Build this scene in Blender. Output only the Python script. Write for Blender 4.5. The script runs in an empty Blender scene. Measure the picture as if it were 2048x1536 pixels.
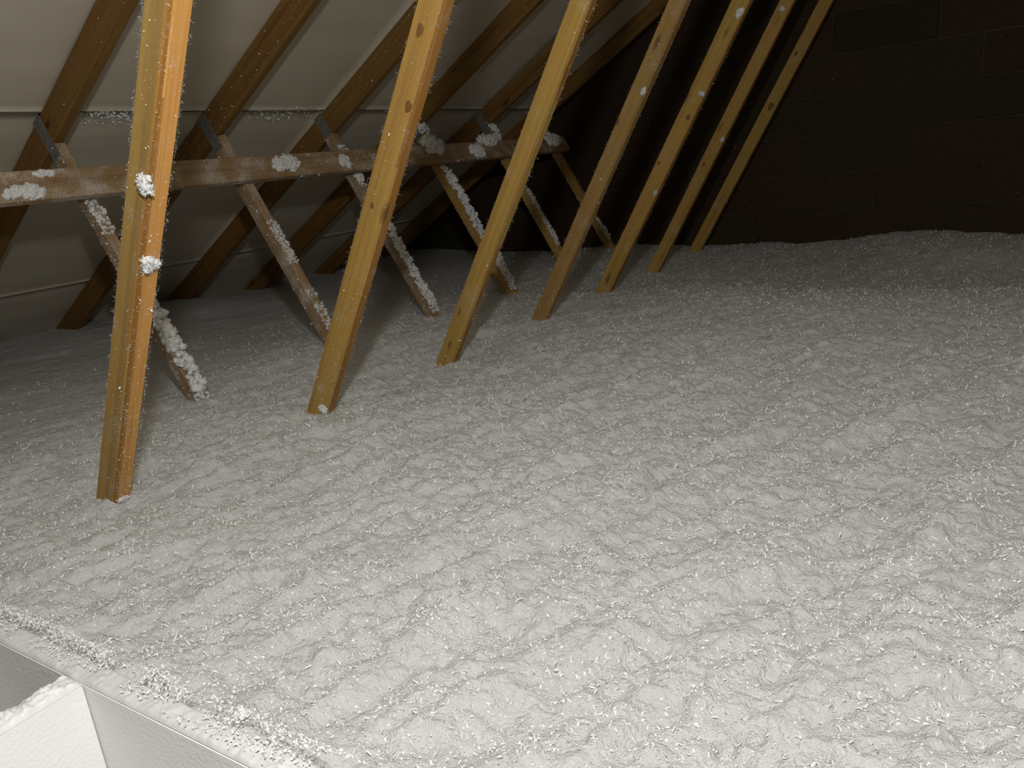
import bpy, bmesh, math, random
import numpy as np
from mathutils import Matrix, Vector
random.seed(4)
rng = np.random.default_rng(11)
SC = bpy.context.scene
COL = SC.collection
ZC = 1.0                                    # camera height above the ceiling boards below; all z below are relative to the camera

# ------------------------------------------------------------------ camera
F, YAW, PITCH, ROLL = 1546.66, 0.591879, 0.279850, -0.106475
cy, sy, cp, sp = math.cos(YAW), math.sin(YAW), math.cos(PITCH), math.sin(PITCH)
fwd = Vector((-sy*cp, cy*cp, -sp)); r0 = Vector((cy, sy, 0)); u0 = r0.cross(fwd)
cr, sr = math.cos(ROLL), math.sin(ROLL)
right = cr*r0 + sr*u0; up = -sr*r0 + cr*u0
cam = bpy.data.cameras.new('camera'); cam.sensor_width = 36; cam.lens = F*36/2048; cam.clip_start = .02
co = bpy.data.objects.new('camera', cam); COL.objects.link(co)
co.matrix_world = Matrix(((right.x, up.x, -fwd.x, 0), (right.y, up.y, -fwd.y, 0), (right.z, up.z, -fwd.z, ZC), (0, 0, 0, 1)))
SC.camera = co
# ------------------------------------------------------------------ world, lamp, exposure
w = bpy.data.worlds.new('world'); SC.world = w; w.use_nodes = True
w.node_tree.nodes['Background'].inputs[0].default_value = (.9, .95, 1, 1)
w.node_tree.nodes['Background'].inputs[1].default_value = .0015
lamp = bpy.data.lights.new('headlamp', 'POINT'); lamp.energy = 56; lamp.shadow_soft_size = .04; lamp.color = (.985, 1, .99)
lo = bpy.data.objects.new('headlamp', lamp); lo.location = (-.10, .15, ZC+.39); COL.objects.link(lo)   # worn on the head, well above the phone
SC.view_settings.view_transform = 'Standard'; SC.view_settings.look = 'None'
SC.view_settings.exposure = 0; SC.view_settings.gamma = 1; SC.view_settings.use_curve_mapping = False

# ------------------------------------------------------------------ helpers
def new_mesh(name, v, f, mat=None, smooth=False):
    me = bpy.data.meshes.new(name)
    v = np.asarray(v, np.float32)
    if isinstance(f, np.ndarray):                         # quads or triangles, all alike
        n, k = f.shape
        me.vertices.add(len(v)); me.vertices.foreach_set('co', v.ravel())
        me.loops.add(n*k); me.loops.foreach_set('vertex_index', f.astype(np.int32).ravel())
        me.polygons.add(n); me.polygons.foreach_set('loop_start', np.arange(0, n*k, k, dtype=np.int32))
        me.update(calc_edges=True)
    else:
        me.from_pydata([tuple(map(float, p)) for p in v], [], f)
    if smooth: me.polygons.foreach_set('use_smooth', np.ones(len(me.polygons), bool))
    if mat: me.materials.append(mat)
    me.update()
    return me
def link(name, me, parent=None, M=None):
    o = bpy.data.objects.new(name, me); COL.objects.link(o)
    if parent: o.parent = parent
    if M is not None: o.matrix_local = M
    return o
def tag(o, label, cat, group=None, kind=None):
    if label: o['label'] = label
    if cat: o['category'] = cat
    if group: o['group'] = group
    if kind: o['kind'] = kind
    return o
_perm = [np.random.default_rng(s).permutation(512) for s in range(24)]
_ang = np.random.default_rng(99).random(512)*2*np.pi
def gn(x, y, s=0):                                        # 2-D gradient noise, about -0.7..0.7
    x0 = np.floor(x).astype(np.int64); y0 = np.floor(y).astype(np.int64)
    fx, fy = x-x0, y-y0; p = _perm[s]
    def g(i, j, dx, dy):
        a = _ang[p[(p[i & 511]+j) & 511]]
        return np.cos(a)*dx + np.sin(a)*dy
    u = fx*fx*fx*(fx*(fx*6-15)+10); v = fy*fy*fy*(fy*(fy*6-15)+10)
    a = g(x0, y0, fx, fy); b = g(x0+1, y0, fx-1, fy); c = g(x0, y0+1, fx, fy-1); d = g(x0+1, y0+1, fx-1, fy-1)
    return (a*(1-u)+b*u)*(1-v) + (c*(1-u)+d*u)*v
def domes(x, y, s=0):                                     # rounded grains: 1 at a grain's middle, falling to 0 between grains
    x0 = np.floor(x).astype(np.int64); y0 = np.floor(y).astype(np.int64); p = _perm[s]
    best = np.zeros_like(x)
    for i in (-1, 0, 1):
        for j in (-1, 0, 1):
            h = p[(p[(x0+i) & 511]+y0+j) & 511]
            d2 = (x0+i+.5+.9*(p[h]/511-.5)-x)**2 + (y0+j+.5+.9*(p[(h+97) & 511]/511-.5)-y)**2
            r2 = .35+.9*p[(h+201) & 511]/511
            best = np.maximum(best, np.sqrt(np.clip(1-d2/r2, 0, 1))*np.sqrt(r2))
    return best
def sstep(a, b, x):
    t = np.clip((x-a)/(b-a), 0, 1); return t*t*(3-2*t)

# ------------------------------------------------------------------ materials
class NT:
    def __init__(s, name):
        s.m = bpy.data.materials.new(name); s.m.use_nodes = True; s.t = s.m.node_tree
        s.b = s.t.nodes['Principled BSDF']; s.b.inputs['Specular IOR Level'].default_value = .25
        s.b.inputs['Roughness'].default_value = .8
    def n(s, ty, **kw):
        o = s.t.nodes.new(ty)
        for k, v in kw.items(): setattr(o, k, v)
        return o
    def l(s, a, b): s.t.links.new(a, b)
    def math(s, op, a, b=None, c=None, clamp=False):
        o = s.n('ShaderNodeMath', operation=op, use_clamp=clamp)
        for i, v in enumerate((a, b, c)):
            if v is None: continue
            if isinstance(v, (int, float)): o.inputs[i].default_value = v
            else: s.l(v, o.inputs[i])
        return o.outputs[0]
    def ramp(s, fac, *stops):
        o = s.n('ShaderNodeValToRGB'); e = o.color_ramp.elements
        while len(e) < len(stops): e.new(.5)
        for el, (p, c) in zip(e, stops):
            el.position = p; el.color = (*c, 1) if len(c) == 3 else c
        s.l(fac, o.inputs[0]); return o.outputs[0]
    def mix(s, fac, a, b, blend='MIX'):
        o = s.n('ShaderNodeMix', data_type='RGBA', blend_type=blend)
        for i, v in ((0, fac), (6, a), (7, b)):
            if isinstance(v, (int, float)): o.inputs[i].default_value = v
            elif isinstance(v, tuple): o.inputs[i].default_value = (*v, 1)
            else: s.l(v, o.inputs[i])
        return o.outputs[2]
    def coords(s, scale, rand=0):
        tc = s.n('ShaderNodeTexCoord'); mp = s.n('ShaderNodeMapping'); mp.inputs['Scale'].default_value = scale
        s.l(tc.outputs['Object'], mp.inputs[0])
        if rand:
            oi = s.n('ShaderNodeObjectInfo'); cx = s.n('ShaderNodeCombineXYZ')
            for i in range(3): s.l(s.math('MULTIPLY', oi.outputs['Random'], rand*(i+1.37)), cx.inputs[i])
            s.l(cx.outputs[0], mp.inputs[1])
        return mp.outputs[0]
    def noise(s, vec, scale, detail=3, rough=.55, dist=0):
        o = s.n('ShaderNodeTexNoise'); o.inputs['Scale'].default_value = scale; o.inputs['Detail'].default_value = detail
        o.inputs['Roughness'].default_value = rough; o.inputs['Distortion'].default_value = dist
        s.l(vec, o.inputs[0]); return o.outputs[0]
    def bump(s, h, strength, dist):
        o = s.n('ShaderNodeBump'); o.inputs['Strength'].default_value = strength; o.inputs['Distance'].default_value = dist
        s.l(h, o.inputs['Height']); s.l(o.outputs[0], s.b.inputs['Normal'])
def simple(name, col, rough=.8, spec=.25, metal=0):
    t = NT(name); t.b.inputs['Base Color'].default_value = (*col, 1); t.b.inputs['Roughness'].default_value = rough
    t.b.inputs['Specular IOR Level'].default_value = spec; t.b.inputs['Metallic'].default_value = metal
    return t.m
def wool_mat():
    t = NT('loose_wool'); v = t.coords((1, 1, 1))
    a = t.noise(v, 420, 4, .7); b = t.noise(v, 130, 3, .6)
    c = t.noise(v, 5, 2, .5)
    t.l(t.ramp(c, (.3, (.70, .695, .68)), (.7, (.735, .73, .72))), t.b.inputs['Base Color'])  # darker than the flakes: shade between the fibres is painted into this base
    t.b.inputs['Roughness'].default_value = 1; t.b.inputs['Specular IOR Level'].default_value = .05
    t.bump(t.math('ADD', a, t.math('MULTIPLY', b, 2.2)), .9, .004)
    return t.m
def wood_mat(name, warm, pale, dark, olive=.6, dust=.1):
    t = NT(name); v = t.coords((1, 1, 1), 7)
    def sc(k):
        mp = t.n('ShaderNodeMapping'); mp.inputs['Scale'].default_value = k; t.l(v, mp.inputs[0]); return mp.outputs[0]
    fine = t.noise(sc((260, 260, 5)), 1, 4, .6, .3)
    band = t.noise(sc((55, 55, .9)), 1, 3, .5, .8)
    patch = t.noise(sc((9, 9, 1.6)), 1, 2, .5)
    col = t.mix(t.math('MULTIPLY', t.ramp(patch, (.38, (0, 0, 0)), (.62, (1, 1, 1))), olive), warm, pale)
    col = t.mix(t.ramp(band, (.42, (0, 0, 0)), (.7, (.55, .55, .55))), col, dark)
    col = t.mix(t.ramp(fine, (.5, (0, 0, 0)), (.75, (.45, .45, .45))), col, dark)
    vo = t.n('ShaderNodeTexVoronoi'); vo.inputs['Scale'].default_value = 1; t.l(sc((13, 13, 4.2)), vo.inputs[0])
    knot = t.ramp(vo.outputs['Distance'], (.07, (.9, .9, .9)), (.16, (0, 0, 0)))
    col = t.mix(knot, col, tuple(c*.55 for c in dark))
    dn = t.math('ADD', t.noise(v, 420, 3, .7), t.math('MULTIPLY', t.noise(v, 14, 2, .5), .5))   # clinging wool dust
    col = t.mix(t.ramp(dn, (.96-dust, (0, 0, 0)), (1.12-dust, (.7, .7, .7))), col, (.72, .70, .66))
    t.l(col, t.b.inputs['Base Color'])
    t.b.inputs['Roughness'].default_value = .65; t.b.inputs['Specular IOR Level'].default_value = .3
    t.bump(t.math('ADD', fine, t.math('MULTIPLY', band, .7)), .35, .0015)
    return t.m
def block_mat():
    t = NT('brown_block'); v = t.coords((1, 1, 1), 9)
    oi = t.n('ShaderNodeObjectInfo')
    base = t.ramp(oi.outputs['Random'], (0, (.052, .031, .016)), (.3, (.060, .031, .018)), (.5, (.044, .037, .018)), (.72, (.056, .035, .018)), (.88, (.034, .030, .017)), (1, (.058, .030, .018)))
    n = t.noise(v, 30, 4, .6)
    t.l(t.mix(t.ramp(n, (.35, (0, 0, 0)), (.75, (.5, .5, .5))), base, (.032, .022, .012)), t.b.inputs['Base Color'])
    t.b.inputs['Roughness'].default_value = .95; t.bump(n, .5, .004)
    return t.m
def panel_mat():
    t = NT('white_sarking'); v = t.coords((1, 1, 1), 5)
    n = t.noise(v, 2.2, 3, .5); k = t.noise(v, 90, 3, .6)
    t.l(t.ramp(n, (.3, (.58, .52, .41)), (.7, (.64, .58, .47))), t.b.inputs['Base Color'])
    t.b.inputs['Roughness'].default_value = .7; t.bump(k, .15, .002)
    return t.m
def foam_mat():
    t = NT('white_polystyrene'); v = t.coords((1, 1, 1), 3)
    vo = t.n('ShaderNodeTexVoronoi'); vo.inputs['Scale'].default_value = 190; t.l(v, vo.inputs[0])
    k = t.noise(v, 25, 4, .6)
    t.b.inputs['Base Color'].default_value = (.90, .888, .885, 1)
    t.b.inputs['Roughness'].default_value = .55; t.bump(t.math('ADD', vo.outputs['Distance'], k), .22, .002)
    return t.m
def plate_mat():
    t = NT('dull_zinc'); v = t.coords((1, 1, 1), 3); n = t.noise(v, 60, 3, .6)
    t.l(t.ramp(n, (.3, (.17, .17, .15)), (.7, (.27, .265, .235))), t.b.inputs['Base Color'])
    t.b.inputs['Metallic'].default_value = .35; t.b.inputs['Roughness'].default_value = .6
    return t.m
M_WOOL = wool_mat()
M_FLAKE = simple('wool_flake', (.82, .815, .80), 1, .05)
M_WEB = wood_mat('post_timber', (.465, .268, .064), (.45, .31, .072), (.275, .14, .035), .8, .07)
M_DUSTY = wood_mat('dusty_timber', (.37, .205, .06), (.35, .23, .07), (.21, .11, .035), .7, .11)
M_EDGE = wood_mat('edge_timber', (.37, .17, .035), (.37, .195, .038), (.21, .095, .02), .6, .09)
M_PALE = wood_mat('olive_timber', (.42, .245, .07), (.40, .262, .072), (.21, .13, .045), .8, .10)
M_ORANGE = wood_mat('orange_timber', (.60, .29, .075), (.58, .315, .085), (.33, .145, .035), .5, .10)
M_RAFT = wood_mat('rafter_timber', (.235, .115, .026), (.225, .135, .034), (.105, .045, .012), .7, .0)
M_BRACE = wood_mat('brace_timber', (.34, .20, .085), (.33, .22, .10), (.20, .11, .045), .6, .21)
M_BLOCK, M_PANEL, M_FOAM, M_PLATE = block_mat(), panel_mat(), foam_mat(), plate_mat()
M_MORTAR = simple('mortar', (.066, .056, .04), .95, .1)
M_DECK = simple('dark_deck', (.03, .027, .024), .9, .1)
M_BOARD = simple('plasterboard', (.55, .53, .5), .9, .1)
M_KNOT = simple('knot_wood', (.21, .10, .03), .6, .3)
M_RIM = simple('shiny_torn_foam', (.80, .80, .80), .12, .9)
M_CUT = simple('gray_cut_foam', (.62, .615, .61), .8, .2)  # grayer than the slab's foam

# ------------------------------------------------------------------ structure: ceiling (sloping roof boards), gable wall, floor
A_R = math.radians(30.26); X0, HW = -2.958, .047
dr = Vector((math.cos(A_R), 0, math.sin(A_R))); nr = Vector((-math.sin(A_R), 0, math.cos(A_R)))   # up the slope, out of the roof
XR = -.28                                                    # ridge
def slope_pt(s, y, out, side):
    p = Vector((X0, y, ZC)) + nr*(HW+out) + dr*s
    if side > 0: p.x = 2*XR - p.x
    return p
YW = 4.65
S_RIDGE = (XR-X0+math.sin(A_R)*HW)/math.cos(A_R)
v, f = [], []
for side in (-1, 1):
    b = len(v)
    for o_ in (.035, .07):
        for s_ in (-2.05, S_RIDGE+.03):
            for y_ in (-1.2, YW+.2): v.append(slope_pt(s_, y_, o_, side))
    f += [tuple(b+i for i in q) for q in ((0, 1, 3, 2), (4, 6, 7, 5), (0, 4, 5, 1), (2, 3, 7, 6), (0, 2, 6, 4), (1, 5, 7, 3))]
ceiling = tag(link('ceiling', new_mesh('ceiling', v, f, M_DECK)), 'sloping roof underside lined with white boards', None, None, 'structure')
SB = [-2.0, -.755, .49, 1.735, S_RIDGE]; YB = [-1.19, .185, 2.585, YW+.15]
pid = 0
for side in (-1, 1):
    for i in range(4):
        for j in range(3):
            s0, s1 = SB[i]+.003, SB[i+1]-.003; y0_, y1_ = YB[j]+.002, YB[j+1]-.002
            ns, ny = 36, 40
            S, Y = np.meshgrid(np.linspace(s0, s1, ns+1), np.linspace(y0_, y1_, ny+1), indexing='ij')
            e = np.minimum(1, np.minimum(S-s0, s1-S)/.12)
            wv = .010*gn(S*2.1+i*7, Y*1.1+side*3+.4*S, 3) + .006*gn(S*7+i, Y*1.3, 4)+.0025*gn(S*17, Y*2.2, 5)
            # creased film just below the long joint
            wv = wv + (.004*np.sin((s1-S)*75+1.5*gn(S*2, Y*1.5, 6))*np.exp(-((s1-S)/.22)**2) if i == 1 else 0)
            out = .004 - e*(wv+.002)*.9 + (.007*np.exp(-((s1-S)/.03)**2) if i == 0 else 0)
            base = np.array(Vector((X0, 0, ZC)) + nr*HW)
            P = base + S[..., None]*np.array(dr) + out[..., None]*np.array(nr); P[..., 1] = Y
            Q = base + S[..., None]*np.array(dr) + .032*np.array(nr); Q[..., 1] = Y
            if side > 0:
                P[..., 0] = 2*XR-P[..., 0]; Q[..., 0] = 2*XR-Q[..., 0]
            n0 = (ns+1)*(ny+1); idx = np.arange(n0).reshape(ns+1, ny+1)
            fq = np.stack([idx[:-1, :-1], idx[1:, :-1], idx[1:, 1:], idx[:-1, 1:]], -1).reshape(-1, 4)
            rim = np.concatenate([idx[:, 0], idx[-1, 1:], idx[::-1, -1][1:], idx[0, ::-1][1:-1]])
            r2 = np.roll(rim, -1); skirt = np.stack([rim, r2, r2+n0, rim+n0], -1)
            me = new_mesh('panel', np.concatenate([P.reshape(-1, 3), Q.reshape(-1, 3)]), np.concatenate([fq, skirt]), M_PANEL, True)
            link('panel', me, ceiling)

def roof_z(x):                                               # underside of the boards, relative to the camera
    return (X0*0 + math.tan(A_R)*((x if x < XR else 2*XR-x)-X0) + HW/math.cos(A_R))
zr_ = roof_z(XR); xl = X0-(.95+HW/math.cos(A_R))/math.tan(A_R); xr = 2*XR-xl
wall = tag(link('wall_far', new_mesh('wall_far', [(x, y, z+ZC) for y in (YW+.006, YW+.2) for x, z in ((xl, -.95), (xr, -.95), (XR, zr_))],
      [(0, 1, 2), (5, 4, 3), (0, 3, 4, 1), (1, 4, 5, 2), (2, 5, 3, 0)], M_MORTAR)), 'dark brown block gable wall at the end of the attic', None, None, 'structure')
offs = {-1: .196, 0: .337, 1: .49, 2: .07, 3: .31, 4: .12, 5: .40, 6: .2}
cache = {}
for c in range(-2, 11):
    z0 = -.44 + .2*c; off = offs.get(c, (c*.19) % .5)
    for k in range(-9, 9):
        xa, xb = k*.5+off+.003, (k+1)*.5+off-.004
        za, zb = z0+.003+random.uniform(0, .002), z0+.196
        if za < -.92: za = -.92
        if xa > xr or xb < xl: continue
        if za > max(roof_z(max(xa, min(xb, XR))), roof_z(xa), roof_z(xb)) : continue
        bm = bmesh.new()
        cx, cz = (xa+xb)/2, (za+zb)/2
        dyy = random.uniform(-.004, .003)
        bmesh.ops.create_cube(bm, size=1)
        for q in bm.verts:
            q.co = Vector((q.co.x*(xb-xa), q.co.y*.06, q.co.z*(zb-za)))
        if min(roof_z(xa), roof_z(xb)) < zb:                     # cut along the roof slope
            for side in (-1, 1):
                nn = Vector((nr.x*(1 if side < 0 else -1), 0, nr.z)); pt = slope_pt(0, 0, -.0, side)-Vector((cx, 0, cz+ZC))
                bmesh.ops.bisect_plane(bm, geom=bm.verts[:]+bm.edges[:]+bm.faces[:], plane_co=(pt.x, 0, pt.z), plane_no=nn, clear_outer=True)
            if len(bm.verts) < 6: bm.free(); continue
            es = [e_ for e_ in bm.edges if e_.is_boundary]
            if es: bmesh.ops.holes_fill(bm, edges=es)
        else:
            bmesh.ops.bevel(bm, geom=bm.edges[:], offset=.004, segments=1, affect='EDGES')
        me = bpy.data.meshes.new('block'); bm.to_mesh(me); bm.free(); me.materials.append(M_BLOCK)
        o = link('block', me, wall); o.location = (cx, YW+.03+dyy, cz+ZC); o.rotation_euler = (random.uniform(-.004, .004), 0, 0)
link('floor', new_mesh('floor', [(x, y, z) for z in (.03, .05) for x in (xl, xr) for y in (-1.2, YW+.1)],
     [(0, 1, 3, 2), (4, 6, 7, 5), (0, 4, 5, 1), (2, 3, 7, 6), (0, 2, 6, 4), (1, 5, 7, 3)], M_BOARD))['kind'] = 'structure'

# ------------------------------------------------------------------ blown wool over the floor
CTRL = [(-1.541, .768, -.598), (-1.537, 1.367, -.586), (-1.581, 1.966, -.646), (-1.563, 2.57, -.618), (-1.573, 3.167, -.616), (-1.581, 3.766, -.642), (-1.552, 4.368, -.605),
        (-2.072, 1.366, -.616), (-2.108, 1.969, -.584), (-2.081, 2.559, -.612), (-2.076, 3.165, -.648), (-2.142, 3.773, -.598), (-2.138, 4.37, -.565),
        (-3.898, 1.967, -.56), (-3.721, 2.567, -.521), (-3.883, 3.167, -.609), (-4.023, 3.767, -.619),
        (-1.63, 4.64, -.637), (-.78, 4.6, -.647), (-.385, 4.54, -.50), (-.1, 4.6, -.62), (.1, 4.6, -.64), (-2.9, 4.6, -.61), (-3.75, 4.6, -.575), (-.8, 2.9, -.585), (-.1, 2.9, -.58), (-.8, 3.6, -.69), (-.1, 3.6, -.70), (-.8, 4.1, -.67), (-3.0, 2.6, -.62), (-3.0, 1.3, -.60),
        (-2.55, 4.6, -.615)]
HX0, HX1, HY1 = -.930, .25, .373                              # hatch opening: its boards' inner faces
ca, sa = math.cos(math.radians(72)), math.sin(math.radians(72))
CRACK = [(-.215, .675, -.195, .705), (-.215, .675, -.23, .645), (-.175, .66, -.155, .683), (-.155, .683, -.125, .688), (-.175, .66, -.20, .645)]
def wool_h(x, y, fine=True):
    sw = np.full_like(x, .35); sz = sw*(-.607)
    for px, py, pz in CTRL:
        g = np.exp(-((x-px)**2+(y-py)**2)/(2*.26**2)); sw += g; sz += g*pz
    h = sz/sw
    u, v_ = x*ca+y*sa, -x*sa+y*ca
    d = np.sqrt(x*x+y*y)
    calm = (1-.55*sstep(2.0, 3.6, y))*(1-.62*sstep(1.9, 2.5, -x))
    h = h + .020*gn(x*1.6, y*1.6, 0)
    wob = gn(u*4, v_*4, 9)*.5
    h = h + calm*(.024*gn(u/.36, v_/.12+wob, 1) + .019*gn(u/.16+5, v_/.060+wob, 2) + .009*gn(u/.07, v_/.036, 3) + .0075*gn(x/.025, y/.025, 15))
    jx, jy = x+.006*gn(x/.02, y/.02, 5), y+.006*gn(x/.02+9, y/.02, 6)
    h = h + calm*(.003*domes(jx/.021, jy/.021, 4))
    if fine:
        h = h + calm*(.0042*domes(jx/.0115+.2*wob, jy/.0115, 8)*(.7+1.3*gn(x/.03, y/.03, 13)) + .0030*gn(x/.0085, y/.0085, 6))
    for ax_, ay_, bx_, by_ in CRACK:                            # a few open tears in the blanket
        tx, ty = bx_-ax_, by_-ay_; L2 = tx*tx+ty*ty
        q = np.clip(((x-ax_)*tx+(y-ay_)*ty)/L2, 0, 1)
        dd = np.hypot(x-ax_-q*tx+.006*gn(x/.02, y/.02, 9), y-ay_-q*ty+.006*gn(x/.02, y/.02, 10))
        h = h - .022*np.exp(-(dd/.007)**2)*np.sin(np.pi*np.clip(q, .08, .92))
    # loose edges by the hatch: opening itself, and the hollow behind the shorter board
    pit = (1-sstep(HY1+.012, HY1+.026, y))*sstep(HX0-.026, HX0-.012, x)*(1-sstep(HX1, HX1+.03, x))
    h = h*(1-pit) + (-.96)*pit
    hol = (1-sstep(HY1+.012, HY1+.03, y))*sstep(-1.42, -1.22, x)*(1-pit)*(x < HX0)
    h = h - .115*hol
    # drifts against the outside of the far board
    h = h + .028*np.exp(-((y-HY1-.05)/.05)**2)*(x > -1.25)*(x < HX1)*(y > HY1+.01)*(.6+1.2*gn(x*9, y*4, 10))
    return h
def graded(parts):
    out = []
    for a, b, d0, d1 in parts:
        n = max(2, int(round((b-a)/((d0+d1)/2)))); t = np.linspace(0, 1, n+1)[:-1]
        q = d1/d0
        out.append(a+(b-a)*((q**t-1)/(q-1) if abs(q-1) > 1e-3 else t))
    return np.concatenate(out+[[parts[-1][1]]])
xs = graded([(-4.12, -2.0, .012, .0056), (-2.0, .1, .0041, .0041), (.1, .5, .006, .02), (.5, xr, .05, .12)])
ys = graded([(-1.2, .2, .08, .02), (.2, .36, .01, .0045), (.36, 1.7, .0041, .0041), (1.7, YW+.02, .0046, .0095)])
GX, GY = np.meshgrid(xs, ys, indexing='ij')
# jitter breaks up the grid's rows
GXj = GX.copy(); GYj = GY.copy()
GXj[1:-1, 1:-1] += (rng.random(GX[1:-1, 1:-1].shape)-.5)*.5*np.minimum(np.diff(xs)[:-1], .012)[:, None]
GYj[1:-1, 1:-1] += (rng.random(GX[1:-1, 1:-1].shape)-.5)*.5*np.minimum(np.diff(ys)[:-1], .012)[None, :]
H = wool_h(GXj.ravel(), GYj.ravel()).reshape(GX.shape) + (rng.random(GX.shape)-.5)*.0016
idx = np.arange(GX.size).reshape(GX.shape)
fq = np.stack([idx[:-1, :-1], idx[1:, :-1], idx[1:, 1:], idx[:-1, 1:]], -1).reshape(-1, 4)
me = new_mesh('loose_insulation', np.stack([GXj, GYj, H+ZC], -1).reshape(-1, 3), fq, M_WOOL, True)
wool = tag(link('loose_insulation', me), 'thick white blown loose-fill wool insulation covering the whole attic floor', 'insulation', None, 'stuff')

# curled flakes: bent strips of eight corners
def flakes(P, N, size, wid=.3, lift=.5, seg=3, curl=(.8, 2.6)):
    n = len(P)
    N = N/np.linalg.norm(N, axis=1, keepdims=True)
    t = rng.normal(size=(n, 3)); t -= (t*N).sum(1, keepdims=True)*N; t /= np.linalg.norm(t, axis=1, keepdims=True)
    tl = rng.uniform(-.2, 1, n)[:, None]*lift
    d = t+N*tl; d /= np.linalg.norm(d, axis=1, keepdims=True)
    b = np.cross(d, N); b /= np.linalg.norm(b, axis=1, keepdims=True)+1e-9
    ro = rng.uniform(-.9, .9, n)[:, None]; nn = np.cross(b, d)
    b, nn = b*np.cos(ro)+nn*np.sin(ro), nn*np.cos(ro)-b*np.sin(ro)
    cu = rng.uniform(*curl, n)*np.where(rng.random(n) < .75, -1, 1)
    V = np.empty((n, (seg+1)*2, 3))
    for i in range(seg+1):
        a = cu*(i/seg); r_ = size/np.abs(cu)
        c = P + d*(r_*np.sin(np.abs(a)))[:, None] + nn*(np.sign(cu)*r_*(1-np.cos(a)))[:, None]
        wd = size*wid*(1-.6*(i/seg)**2)*rng.uniform(.7, 1.3, n)
        V[:, 2*i] = c-b*wd[:, None]/2; V[:, 2*i+1] = c+b*wd[:, None]/2
    base = (np.arange(n)*(seg+1)*2)[:, None]
    Fq = np.concatenate([base+np.array([[2*i, 2*i+1, 2*i+3, 2*i+2]]) for i in range(seg)], 0)
    return V.reshape(-1, 3), Fq
def join(parts):
    V, Fq, b = [], [], 0
    for v_, f_ in parts:
        V.append(v_); Fq.append(f_+b); b += len(v_)
    return np.concatenate(V), np.concatenate(Fq)
n = 760000
x = rng.uniform(-3.0, .30, n); y = rng.uniform(.40, 4.6, n)
d = np.sqrt(x*x+y*y)
keep = rng.random(n) < np.minimum(1, (1.1/d)**1.5)*(.3+.7*sstep(-.3, .25, gn(x*9, y*15, 12)))*(1-.75*sstep(2.0, 2.5, -x))
keep &= ~((x > -1.24) & (y < HY1+.045))
x, y = x[keep], y[keep]
z = wool_h(x, y)+.0005
Nn = rng.normal(size=(len(x), 3))*.35; Nn[:, 2] = 1
size = (.0019+.0042*rng.random(len(x))**2)*(.75+.36*np.sqrt(x*x+y*y))
PP = np.stack([x, y, z+ZC], 1); h_ = len(x)//2
va, fa = flakes(PP[:h_], Nn[:h_], size[:h_]*.85, .5, .75, 2)                    # torn chips
vb, fb = flakes(PP[h_:], Nn[h_:], size[h_:]*2.1, .13, .55, 3, (1.6, 4.2))      # curled strands
v1, f1 = join([(va, fa), (vb, fb)])
fl = tag(link('wool_flake', new_mesh('wool_flake', v1, f1, M_FLAKE)), 'curled white flakes lying loose on top of the blown wool', 'insulation', None, 'stuff')

# ------------------------------------------------------------------ roof trusses
def member(L, prof, mat, name, seed, segs=14, warp=.0025):
    rs = np.random.default_rng(seed); m = len(prof); V = []
    ph = rs.uniform(0, 6, 4)
    for i in range(segs+1):
        z = L*i/segs
        ox = warp*math.sin(z*1.3+ph[0])*.5*(0 if i in (0, segs) else 1); oy = warp*math.sin(z*1.1+ph[1])*.08*(0 if i in (0, segs) else 1)
        for j, (a, b) in enumerate(prof):
            jt = .0006 if 0 < i < segs else 0
            V.append((a+ox+rs.uniform(-jt, jt), b+oy+rs.uniform(-jt, jt), z))
    Fs = []
    for i in range(segs):
        for j in range(m):
            k = (j+1) % m; Fs.append((i*m+j, i*m+k, (i+1)*m+k, (i+1)*m+j))
    Fs += [tuple(range(m))[::-1], tuple(segs*m+j for j in range(m))]
    return new_mesh(name, V, Fs, mat)
def rect(wd, th, c=.0025, notch=None):
    a, b = wd/2, th/2
    fr = [(a-c, -b), (a, -b+c)]
    if notch == 'rebate': fr = [(a-.012, -b), (a-.0105, -b+.0035), (a-.003, -b+.0045), (a, -b+.006)]
    if notch == 'wane': fr = [(a-.012, -b), (a-.004, -b+.003), (a, -b+.010)]
    return fr+[(a, b-c), (a-c, b), (-a+c, b), (-a, b-c), (-a, -b+c), (-a+c, -b)]
def frame(x, y, z, ang):                                       # local z runs along the timber, local x is its inner edge
    c, s = math.cos(ang), math.sin(ang)
    return Matrix(((s, 0, c, x), (0, 1, 0, y), (-c, 0, s, z), (0, 0, 0, 1)))
TH = .0368
R_ = {0: (-2.958, 30.2, .093, .786), 1: (-2.9575, 30.10, .0912, 1.3866), 2: (-2.9585, 30.11, .0937, 1.9844), 3: (-2.9547, 30.17, .0960, 2.5886), 4: (-2.961, 30.44, .0935, 3.1824), 5: (-2.9546, 30.02, .090, 3.7882), 6: (-2.9625, 30.68, .098, 4.3819)}
S_ = {0: (-2.50, 118.8, .052, .786), 1: (-2.4359, 118.51, .0450, 1.3843), 2: (-2.4319, 118.75, .0600, 1.9874), 3: (-2.4426, 119.13, .050, 2.5778), 4: (-2.4371, 118.86, .0522, 3.1834), 5: (-2.4256, 118.70, .0485, 3.7912), 6: (-2.4296, 118.73, .0498, 4.3881)}
W_ = {0: (-1.2128, 59.29, .0604, .7861), 1: (-1.2097, 59.17, .0627, 1.3856), 2: (-1.2108, 59.0, .0575, 1.9845), 3: (-1.2053, 59.08, .0575, 2.5882), 4: (-1.2116, 59.11, .0655, 3.1849), 5: (-1.2156, 59.67, .0578, 3.784), 6: (-1.2078, 59.51, .0614, 4.3862)}
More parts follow.
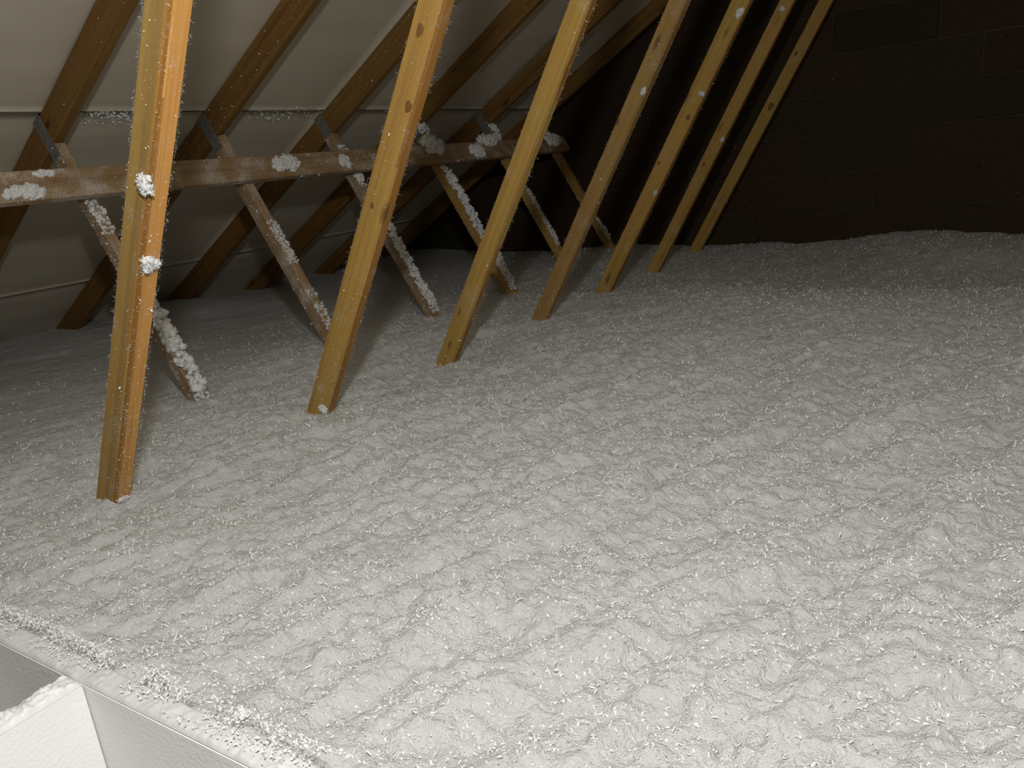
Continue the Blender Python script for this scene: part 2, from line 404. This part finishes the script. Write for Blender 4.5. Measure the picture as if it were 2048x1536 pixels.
LAB = ['first roof truss counted from the hatch, its thick grooved post carrying two white wool clumps',
       'second roof truss from the hatch, broad yellowish post with dark knots near its top',
       'third roof truss from the hatch, smooth post with an orange slanted edge',
       'fourth roof truss from the hatch, rough hairy post speckled with wool',
       'fifth roof truss from the hatch, slim post with small tufts along its edge',
       'sixth roof truss from the hatch, second to last before the block wall',
       'last roof truss, standing closest to the dark block gable wall']
def two_tone(me, k):                                           # the first post: olive broad face, orange edge
    me.materials.clear(); wd = W_[k][2]
    for m_ in ((M_PALE, M_ORANGE) if k == 0 else (M_DUSTY if k == 3 else M_WEB, M_DUSTY if k == 3 else M_EDGE)): me.materials.append(m_)
    if k == 0: me.materials.append(M_EDGE)  # brown groove faces: shade inside the groove put into the colour
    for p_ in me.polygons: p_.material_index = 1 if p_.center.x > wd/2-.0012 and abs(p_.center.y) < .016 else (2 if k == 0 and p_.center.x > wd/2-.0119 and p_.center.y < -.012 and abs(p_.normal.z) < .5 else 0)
    return me
def cross(a, b):                                               # meeting point of two timbers' centre lines
    xa, aa = a[0], math.radians(a[1]); xb, ab = b[0], math.radians(b[1])
    # x = x0 + z / tan(ang)
    z = (xb-xa)/(1/math.tan(aa)-1/math.tan(ab)); return xa+z/math.tan(aa), z
trusses, webs, struts, WM = [], [], [], []
for k in range(7):
    y = W_[k][3]
    t = bpy.data.objects.new('roof_truss', None); COL.objects.link(t); t.location = (W_[k][0]-.6, y, .05); t.empty_display_size = .1
    tag(t, LAB[k], 'roof truss', 'roof trusses in a row'); trusses.append(t)
    T = Matrix.Translation(t.location).inverted()
    x0, a, wd, yy = R_[k]; a = math.radians(a)                   # rafter from the eaves to the ridge
    z0 = -.86; L = (XR-x0)/math.cos(a)-z0/math.sin(a)-.02
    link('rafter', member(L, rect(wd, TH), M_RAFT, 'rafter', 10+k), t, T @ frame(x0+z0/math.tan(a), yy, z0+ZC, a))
    x0, a, wd, yy = S_[k]; px, pz = cross(R_[k], S_[k]); a = math.radians(a)
    zb = -.9; top = pz-.5*R_[k][2]/math.cos(math.radians(30)+math.pi/2-a+math.pi/2-math.pi/2)*0 - .045
    L = (top-zb)/math.sin(a)
    st = link('strut', member(L, rect(wd, TH-.002), M_WEB if k > 3 else M_BRACE, 'strut', 30+k), t, T @ frame(x0+zb/math.tan(a), yy, zb+ZC, a)); struts.append((x0, a, wd, yy))
    x0, a, wd, yy = W_[k]; a = math.radians(a)
    px2, pz2 = cross(R_[k], W_[k]); zb = -.9; L = (pz2-.07-zb)/math.sin(a)
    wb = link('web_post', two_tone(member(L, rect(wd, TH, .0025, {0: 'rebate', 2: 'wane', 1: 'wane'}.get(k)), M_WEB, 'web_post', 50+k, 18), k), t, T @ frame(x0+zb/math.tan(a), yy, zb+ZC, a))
    webs.append((x0, a, wd, yy, wb, zb)); WM.append(T @ frame(x0+zb/math.tan(a), yy, zb+ZC, a))
    # toothed steel plate over the joint of strut and rafter, long side along the strut
    pl = bmesh.new(); bmesh.ops.create_cube(pl, size=1)
    for q in pl.verts: q.co = Vector((q.co.x*.05, q.co.y*.0016, q.co.z*.15))
    bmesh.ops.bevel(pl, geom=pl.edges[:], offset=.0006, segments=1, affect='EDGES')
    for i in range(3):                                          # rows of pressed teeth slots, as small raised lips
        for j in range(8):
            r_ = bmesh.ops.create_cube(pl, size=1)
            for q in r_['verts']: q.co = Vector((q.co.x*.004+(i-1)*.015, q.co.y*.0012-.0012, q.co.z*.009+(j-3.5)*.0175))
    me = bpy.data.meshes.new('nail_plate'); pl.to_mesh(me); pl.free(); me.materials.append(M_PLATE)
    link('nail_plate', me, t, T @ frame(px+.006, yy-TH/2-.0012, pz-.012+ZC, math.radians(S_[k][1])))

def on_web(k, s, u, face):                                     # s metres along the post from z=0, u across; face 'f' front, 'i' inner edge
    x0, a, wd, yy, wb, zb = webs[k]
    d_ = np.array((math.cos(a), 0, math.sin(a))); n_ = np.array((math.sin(a), 0, -math.cos(a)))
    c = np.array((x0, yy, ZC))
    if face == 'f': return c+d_*s+n_*u+np.array((0, -TH/2, 0)), np.array((0, -1., 0))
    if face == 'i': return c+d_*s+n_*wd/2+np.array((0, u, 0)), n_
    if face == 'b': return c+d_*s-n_*wd/2+np.array((0, u, 0)), -n_
def knot(k, s, u, face, rx, rz):
    p, nrm = on_web(k, s, u, face)
    x0, a, wd, yy, wb, zb = webs[k]
    d_ = Vector((math.cos(a), 0, math.sin(a))); nv = Vector(nrm); b = d_.cross(nv)
    V = [Vector(p)+nv*.0022]; m = 14
    for rr, hh in ((.55, .0020), (1, .0011)):
        for i in range(m):
            q = 2*math.pi*i/m; g_ = rr*(1+.12*math.sin(3*q+k))
            V.append(Vector(p)+nv*hh+b*(rx*g_*math.cos(q))+d_*(rz*g_*math.sin(q)))
    Fs = [(0, 1+i, 1+(i+1) % m) for i in range(m)]+[(1+i, 1+m+i, 1+m+(i+1) % m, 1+(i+1) % m) for i in range(m)]
    me = new_mesh('knot', V, Fs, M_KNOT, True)
    o = bpy.data.objects.new('knot', me); COL.objects.link(o); o.parent = wb
    o.matrix_local = (Matrix.Translation(trusses[k].location) @ WM[k]).inverted()
PROJ = np.array([[right.x, right.y, right.z], [up.x, up.y, up.z], [fwd.x, fwd.y, fwd.z]])
def s_at(k, ypx):                                              # how far along post k the height seen at a given photo row lies
    lo_, hi_ = -.8, 1.6
    for _ in range(40):
        m_ = (lo_+hi_)/2; p, _n = on_web(k, m_, 0, 'f'); q = PROJ @ (p-np.array((0, 0, ZC)))
        if 768-F*q[1]/q[2] > ypx: lo_ = m_
        else: hi_ = m_
    return lo_
for k, yp, u, fc, rx, rz in ((1, 62, -.004, 'f', .0085, .014), (1, 205, .020, 'f', .009, .013), (1, 412, -.002, 'f', .005, .008), (2, 628, -.012, 'f', .0035, .016), (2, 690, -.004, 'f', .004, .014),
                             (4, 232, .012, 'f', .009, .012), (4, 330, -.018, 'f', .006, .01), (5, 330, -.005, 'f', .007, .012), (6, 108, -.008, 'f', .008, .013), (6, 212, .004, 'f', .013, .022), (3, 250, -.02, 'f', .006, .012)):
    knot(k, s_at(k, yp), u, fc, rx, rz)

# ------------------------------------------------------------------ longitudinal brace on the struts
A_S = math.radians(118.76)
Mb = Matrix(((math.sin(A_S), 0, math.cos(A_S), -2.434-.549*.059+.014+.0285+.014), (0, 1, 0, .1), (-math.cos(A_S), 0, math.sin(A_S), ZC+.059+.007), (0, 0, 0, 1)))
bv, bf = [], []
prof = [(.0135, -.046), (.0135, .046), (.011, .0485), (-.011, .0485), (-.0135, .046), (-.0135, -.046), (-.011, -.0485), (.011, -.0485)]
NB = 30; LB = 4.36
for i in range(NB+1):
    yy = LB*i/NB
    for (a, b) in prof: bv.append((yy, a+.0012*math.sin(yy*2.1), b+.002*math.sin(yy*1.2)))
# local z along the length for the grain
Mloc = Mb @ Matrix(((1, 0, 0, 0), (0, 0, 1, 0), (0, 1, 0, 0), (0, 0, 0, 1)))
bv = [(a, b, l) for (l, a, b) in bv]
for i in range(NB):
    for j in range(8): bf.append((i*8+j, (i+1)*8+j, (i+1)*8+(j+1) % 8, i*8+(j+1) % 8))
bf += [tuple(range(8)), tuple(NB*8+j for j in range(8))[::-1]]
br = link('longitudinal_brace', new_mesh('longitudinal_brace', bv, bf, M_BRACE)); br.matrix_world = Mloc
tag(br, 'long horizontal timber brace nailed across the struts of all the roof trusses', 'brace')

# ------------------------------------------------------------------ hatch boards of polystyrene
ZR = -.56
def board(name, x0, x1, y0, y1, z0, z1, label, rim_out):
    o = bpy.data.objects.new(name, None); COL.objects.link(o); o.location = ((x0+x1)/2, (y0+y1)/2, z0+ZC); o.empty_display_size = .1
    tag(o, label, 'board', 'polystyrene boards lining the hatch')
    T = Matrix.Translation(o.location).inverted()
    bm = bmesh.new(); bmesh.ops.create_cube(bm, size=1)
    for q in bm.verts: q.co = Vector(((x0+x1)/2+q.co.x*(x1-x0), (y0+y1)/2+q.co.y*(y1-y0), ZC+(z0+z1)/2+q.co.z*(z1-z0)-.0025))
    bmesh.ops.bevel(bm, geom=bm.edges[:], offset=.002, segments=2, affect='EDGES')
    me = bpy.data.meshes.new('slab'); bm.to_mesh(me); bm.free(); me.materials.append(M_FOAM)
    link('slab', me, o, T)
    # rough cut edge on top: beads torn open
    nx = max(8, int((x1-x0)/.0024)); ny = max(8, int((y1-y0)/.0024))
    X, Y = np.meshgrid(np.linspace(x0+.001, x1-.001, nx+1), np.linspace(y0+.001, y1-.001, ny+1), indexing='ij')
    e = np.minimum(1, np.minimum(np.minimum(X-x0, x1-X), np.minimum(Y-y0, y1-Y))/.006)
    amp = .6 if rim_out else 1.5
    Z = z1 - .0008 + amp*(.3+.7*e)*(.007*domes((X/.0065).ravel(), (Y/.0065).ravel(), 14).reshape(X.shape)*(.6+gn(X/.03, Y/.03, 10))+.004*np.abs(gn(X/.005+3, Y/.005, 15)))
    Z = np.maximum(Z, z1-.0015); Z[0] = Z[-1] = z1-.003; Z[:, 0] = Z[:, -1] = z1-.003
    idx = np.arange(X.size).reshape(X.shape)
    fq = np.stack([idx[:-1, :-1], idx[1:, :-1], idx[1:, 1:], idx[:-1, 1:]], -1).reshape(-1, 4)
    r_ = link('rim', new_mesh('rim', np.stack([X, Y, Z+ZC], -1).reshape(-1, 3), fq, M_CUT if rim_out else M_RIM, True), o, T); r_['label'] = 'rough cut edge' if rim_out else 'shiny torn bead edge'
    return o
board('polystyrene_board', -1.26, .25, HY1, HY1+.034, -.93, ZR, 'long white polystyrene board along the hatch, gray shaded face and wool spilled on its rim', 1)
board('polystyrene_board', HX0-.036, HX0, -.75, HY1-.001, -.93, ZR, 'bright white polystyrene board butting into the corner of the hatch', 0)

# ------------------------------------------------------------------ wool on the timbers
ICO = {}
for sub in (2, 3):
    bm = bmesh.new(); bmesh.ops.create_icosphere(bm, subdivisions=sub, radius=1)
    ICO[sub] = (np.array([q.co[:] for q in bm.verts]), np.array([[q.index for q in f_.verts] for f_ in bm.faces])); bm.free()
def blobs(C, R1, rs, sub=3):                                    # rough little lumps run together
    P, Fc = ICO[sub]; m = len(C)
    W = C[:, None, :]+P[None]*R1[:, None, None]
    q = W.reshape(-1, 3)
    k = .55*gn(q[:, 0]/.013+q[:, 2]/.017, q[:, 1]/.013-q[:, 2]/.011, 16)+.5*gn(q[:, 0]/.006-q[:, 2]/.008, q[:, 1]/.006+q[:, 2]/.005, 17)
    W = C[:, None, :]+P[None]*(R1[:, None]*(1+1.5*k.reshape(m, -1)))[..., None]
    F_ = (np.arange(m)*len(P))[:, None, None]+Fc[None]
    return W.reshape(-1, 3), F_.reshape(-1, 3), np.tile(P, (m, 1))
def clump(name, centre, radii, axes, label, n=260, group=None, seed=0, fs=(.004, .009), kind=None, cat='insulation'):
    rs = np.random.default_rng(seed); n = int(n*4.5)
    ax = np.array(axes, float); ax /= np.linalg.norm(ax, axis=1, keepdims=True); r = np.array(radii)
    m = int(26+max(radii)/min(radii)*18)
    C = rs.normal(size=(m, 3)); C /= np.linalg.norm(C, axis=1, keepdims=True); C *= (rs.random((m, 1))**.55)*r*.78
    C[:, 2] = np.abs(C[:, 2])*.6
    sz_ = rs.uniform(.14, .36, m)*(r[0]*r[1]*r[2]*min(r))**.25*1.25
    V, Fq, nn = blobs(np.array(centre)+C@ax, sz_, rs, 3 if max(radii) > .03 else 2)
    pick = rs.integers(0, len(V), n)
    v2, f2 = flakes(V[pick], nn[pick], rs.uniform(*fs, n)*.62, .42, .8, 2)
    pk = rs.integers(0, len(V), n//2); v3, f3 = flakes(V[pk], nn[pk], rs.uniform(*fs, n//2)*1.1, .09, 1.2, 2, (.6, 2.6))
    v2, f2 = join([(v2, f2), (v3, f3)])
    qf = f2+len(V); t2 = np.concatenate([qf[:, [0, 1, 2]], qf[:, [0, 2, 3]]])
    me = new_mesh(name, np.concatenate([V, v2]), np.concatenate([Fq, t2]), M_FLAKE, False)
    o = link(name, me)
    return tag(o, label, cat, group, kind)
def web_axes(k):
    a = webs[k][1]; d_ = (math.cos(a), 0, math.sin(a)); n_ = (math.sin(a), 0, -math.cos(a)); return d_, n_
def web_clump(k, yp, u, face, r, label, seed, n=260):
    p, nrm = on_web(k, s_at(k, yp), u, face); d_, n_ = web_axes(k)
    if face == 'f': ax = (n_, d_, nrm)
    else: ax = ((0, 1, 0), d_, nrm)
    return clump('wool_clump', p+nrm*.002, r, ax, label, n, 'wool clumps stuck to timbers', seed)
web_clump(0, 357, .024, 'f', (.024, .019, .010), 'upper white wool clump stuck on the edge of the thick grooved post', 1)
web_clump(0, 512, -.004, 'i', (.021, .020, .009), 'lower white wool clump stuck halfway down the thick grooved post', 2)
web_clump(0, 985, -.002, 'i', (.013, .005, .006), 'thin white wool streak at the foot of the thick grooved post', 3, 120)
web_clump(1, 808, .022, 'f', (.016, .012, .008), 'small white wool tuft at the foot of the broad yellowish post', 4, 160)
web_clump(3, 178, .020, 'f', (.007, .016, .006), 'ragged white wool tuft high on the rough hairy post', 5, 200)
web_clump(4, 183, .020, 'f', (.014, .008, .008), 'white wool tuft on the slim fifth post, below its top', 6, 200)
web_clump(4, 380, .026, 'f', (.007, .012, .007), 'white wool tuft hanging on the lower edge of the slim fifth post', 7, 160)
web_clump(4, 22, .018, 'f', (.014, .026, .009), 'white wool tuft at the very top of the slim fifth post', 8, 200)
web_clump(5, 18, .0, 'f', (.013, .011, .008), 'round white wool tuft at the top of the sixth post', 9, 160)
web_clump(5, 275, .022, 'f', (.008, .016, .008), 'white wool tuft on the edge of the sixth post', 10, 160)
# on the brace
ds = np.array((math.cos(A_S), 0, math.sin(A_S))); nsx = np.array((math.sin(A_S), 0, -math.cos(A_S)))
def brace_clump(px, row, r, label, seed, n=320):
    b0 = np.array(((-2.434-.549*.059+.0565+.012), 0, ZC+.066)); lo_, hi_ = .6, 4.4
    for _ in range(40):
        m_ = (lo_+hi_)/2; q = PROJ @ (b0+np.array((0, m_, -ZC)))
        if 1024+F*q[0]/q[2] < px: lo_ = m_
        else: hi_ = m_
    return clump('wool_clump', b0+np.array((0, lo_, 0))+ds*row+nsx*.004, r, ((0, 1, 0), ds, nsx), label, n, 'wool clumps stuck to timbers', seed)
brace_clump(572, .012, (.085, .040, .018), 'wide white wool patch covering the brace between second and third posts', 21, 500)
brace_clump(45, -.015, (.075, .028, .016), 'white wool patch low on the brace beside the film lining', 22, 420)
brace_clump(100, .04, (.04, .010, .014), 'thin white wool strip on top of the brace where a strut crosses', 23, 200)
brace_clump(688, .0, (.035, .040, .014), 'white wool patch on the brace close behind the broad yellowish post', 24, 240)
brace_clump(872, .045, (.085, .05, .035), 'tall white wool pile on the brace at the fifth strut', 25, 420)
brace_clump(952, .0, (.075, .045, .02), 'white wool patch hanging over the brace just past the third post', 26, 320)
brace_clump(985, .055, (.11, .03, .03), 'white wool pile on top of the brace past the third post', 27, 320)
brace_clump(1108, .03, (.10, .045, .03), 'white wool clump on the far end of the brace', 28, 300)

# drifts lying along the struts' upper faces
def ridge(k, z0, z1, thick, wid, label, seed, cover=1.0, side=0.):
    x0, a, wd, yy = struts[k]
    rs = np.random.default_rng(seed)
    d_ = np.array((math.cos(a), 0, math.sin(a))); n_ = np.array((math.sin(a), 0, -math.cos(a)))
    Ln = (z1-z0)/math.sin(a); m = int(Ln/.0016)
    S = (z0/math.sin(a))+Ln*rs.random(m); o_ = rs.uniform(0, 40)
    dens = np.clip((gn(S*6+o_, S*0+.3, 22)*1.1+gn(S*19+o_, S*0, 21)*.5+cover)*1.6, 0, 1)
    S, dens = S[dens > .12], dens[dens > .12]; m = len(S)
    tap = np.clip(np.minimum(S-z0/math.sin(a), z1/math.sin(a)-S)/.04, .25, 1)
    r1 = thick*(.10+.20*rs.random(m)**2)*dens*tap+.0028
    Y_ = rs.uniform(-1, 1, m)*np.maximum(wid/2-r1*.6, .002)
    C = np.array((x0, yy+side, ZC))+S[:, None]*d_+n_*(wd/2+rs.random(m)*thick*.75*dens*tap*(1-(Y_/(wid/2))**2*.7))[:, None]
    C[:, 1] += Y_
    V, Fq, nn = blobs(C, r1, rs, 2)
    pick = rs.integers(0, len(V), min(7000, m*22))
    hp = len(pick)//2; v2, f2 = join([flakes(V[pick[:hp]], nn[pick[:hp]], rs.uniform(.0025, .0065, hp), .36, .9, 2), flakes(V[pick[hp:]], nn[pick[hp:]], rs.uniform(.004, .011, len(pick)-hp), .09, .9, 2, (.6, 2.8))])
    v2, f2 = v2, np.concatenate([f2[:, [0, 1, 2]], f2[:, [0, 2, 3]]]); V, fq = V, Fq
    v_, f_ = join([(V, fq), (v2, f2)])
    return tag(link('wool_drift', new_mesh('wool_drift', v_, f_, M_FLAKE)), label, 'insulation', 'wool drifts lying along the struts')
ridge(1, -.62, -.19, .045, .050, 'fat white wool drift low on the strut beside the thick grooved post', 31, .9)
ridge(1, -.10, .02, .010, .05, 'thin white wool drift on that first strut just below the brace', 32, .5)
ridge(2, -.56, -.02, .008, .045, 'patchy white wool drift on the strut behind the broad yellowish post', 33, .12)
ridge(3, -.60, -.14, .028, .05, 'long white wool drift on the strut between second and third posts', 34, .8)
ridge(3, -.05, .20, .022, .05, 'white wool drift on that strut above and behind the brace', 35, .4)
ridge(4, -.62, .0, .035, .055, 'long lumpy white wool drift on the strut passing behind the third post', 36, .9)
ridge(4, .08, .22, .045, .06, 'white wool drift on the strut top above the brace by the third post', 37, .9)
ridge(5, -.58, -.15, .018, .045, 'white wool drift on the strut between third and fourth posts', 38, .45)
ridge(5, .09, .21, .03, .05, 'small white wool drift above the brace on the sixth strut', 39, .95)
ridge(6, -.55, -.28, .018, .045, 'white wool drift on the last strut before the block wall', 40, .6)

# specks and hairs clinging to the posts, brace, rafters and wall
def cling(name, P, N, size, label, fib=None):
    parts = [flakes(P, N, size, .45, .6, 2)]
    if fib is not None: parts.append(flakes(fib[0], fib[1], fib[2], .05, 1.4, 2, (.5, 2.4)))
    v_, f_ = join(parts)
    return tag(link(name, new_mesh(name, v_, f_, M_FLAKE)), label, 'insulation', None, 'stuff')
ORD = ['thick grooved first', 'broad yellowish second', 'bevelled third', 'rough hairy fourth', 'slim fifth', 'sixth', 'last']
for k in range(7):
    smin, smax = s_at(k, 1000 if k == 0 else 850)-.02, s_at(k, -150)
    smin = max(smin, -.66/math.sin(webs[k][1]))
    wd = webs[k][2]; a = webs[k][1]
    def sample(n, face, wide):
        s = rng.uniform(smin, smax, n)**1; u = rng.uniform(-.5, .5, n)*wide
        s = smin+(smax-smin)*rng.random(n)**1.3
        pn = [on_web(k, si, ui, face) for si, ui in zip(s, u)]
        return np.array([p for p, _ in pn]), np.array([q for _, q in pn])
    nf = [420, 330, 130, 360, 130, 80, 50][k]
    P1, N1 = sample(nf, 'f', wd*.95); P2, N2 = sample(int(nf*.8), 'i', TH*.9)
    sz = rng.uniform(.0015, .0035, nf+int(nf*.8))*(1+.12*k); sz[rng.random(len(sz)) < .05] *= 2.2
    nh = [700, 500, 480, 420, 300, 200, 120][k]
    E1, M1 = sample(nh, 'i', TH); E1[:, 1] = webs[k][3]+TH/2*rng.choice([1, 1, 1, -1], nh)
    E2, M2 = sample(nh//2, 'b', TH); E2[:, 1] = webs[k][3]-TH/2
    FP_, FN_ = np.concatenate([E1, E2]), np.concatenate([M1, M2])
    cling('wool_fluff', np.concatenate([P1, P2]), np.concatenate([N1, N2]), sz, 'fine white wool specks and hairs clinging to the %s post' % ORD[k],
          (FP_, FN_+rng.normal(size=FN_.shape)*.4, rng.uniform(.003, .008, len(FP_))*(1+.07*k)))
# brace
nb_ = 900
yb = rng.uniform(.7, 4.4, nb_); rw = rng.uniform(-.045, .045, nb_)
Pb = np.array((-2.434-.549*.059+.0565+.0135, 0, ZC+.066))+yb[:, None]*np.array((0, 1, 0))+rw[:, None]*ds
cling('wool_fluff', Pb, np.tile(nsx, (nb_, 1)), rng.uniform(.004, .010, nb_), 'fine white wool specks clinging along the long horizontal brace')
# struts' front faces and rafters
Pl, Nl = [], []
for k in range(1, 7):
    x0, a, wd, yy = struts[k]; d_ = np.array((math.cos(a), 0, math.sin(a))); n_ = np.array((math.sin(a), 0, -math.cos(a)))
    for _ in range(170):
        s = rng.uniform(-.62, .2)/math.sin(a); Pl.append(np.array((x0, yy-TH/2, ZC))+d_*s+n_*rng.uniform(-.5, .5)*wd); Nl.append((0, -1, 0))
cling('wool_fluff', np.array(Pl), np.array(Nl, float), rng.uniform(.003, .010, len(Pl)), 'white wool specks stuck to the front of the slanting struts')
Pl, Nl = [], []
for k in range(1, 5):
    x0, a, wd, yy = R_[k]; a = math.radians(a); d_ = np.array((math.cos(a), 0, math.sin(a))); n_ = np.array((math.sin(a), 0, -math.cos(a)))
    for _ in range([0, 60, 150, 110, 50][k]):
        s = rng.uniform(-.2, 1.1)/math.sin(a)*.6; Pl.append(np.array((x0, yy-TH/2, ZC))+d_*s+n_*rng.uniform(-.4, .5)*wd); Nl.append((0, -1, 0))
cling('wool_fluff', np.array(Pl), np.array(Nl, float), rng.uniform(.003, .009, len(Pl)), 'scattered white wool specks stuck to the sloping rafters')
nw = 170
Pw = np.stack([rng.uniform(-2.2, .15, nw), np.full(nw, YW-.002), ZC+rng.uniform(-.6, .35, nw)**1], 1)
cling('wool_fluff', Pw, np.tile((0, -1., 0), (nw, 1)), rng.uniform(.002, .006, nw), 'faint white wool wisps caught on the dark block wall')
# film lining: wool caught on the long joint
Pj = []
for c_, sp_, n_ in ((1.62, .18, 260), (2.35, .22, 120)):
    for _ in range(n_):
        yj = rng.normal(c_, sp_*.5); sj = .49+rng.normal(-.02, .02); p = slope_pt(sj, yj, -.004, -1); Pj.append((p.x, p.y, p.z))
cling('wool_fluff', np.array(Pj), np.tile(-np.array(nr), (len(Pj), 1)), rng.uniform(.006, .014, len(Pj)), 'white wool caught along the long joint of the roof lining')
# spilled wool over the rim of the long polystyrene board
n = 3600
xx = rng.uniform(-1.25, -.45, n); yy = HY1+.004+.05*rng.random(n)**.6; mk = gn(xx*14, yy*30, 23) > -.12
xx, yy = xx[mk], yy[mk]
Ps = np.stack([xx, yy, np.full(len(xx), ZR+ZC+.006)], 1)
cling('wool_fluff', Ps, np.tile((0, 0, 1.), (len(xx), 1)), rng.uniform(.0015, .0048, len(xx)), 'white wool spilled over the rim of the long polystyrene board')
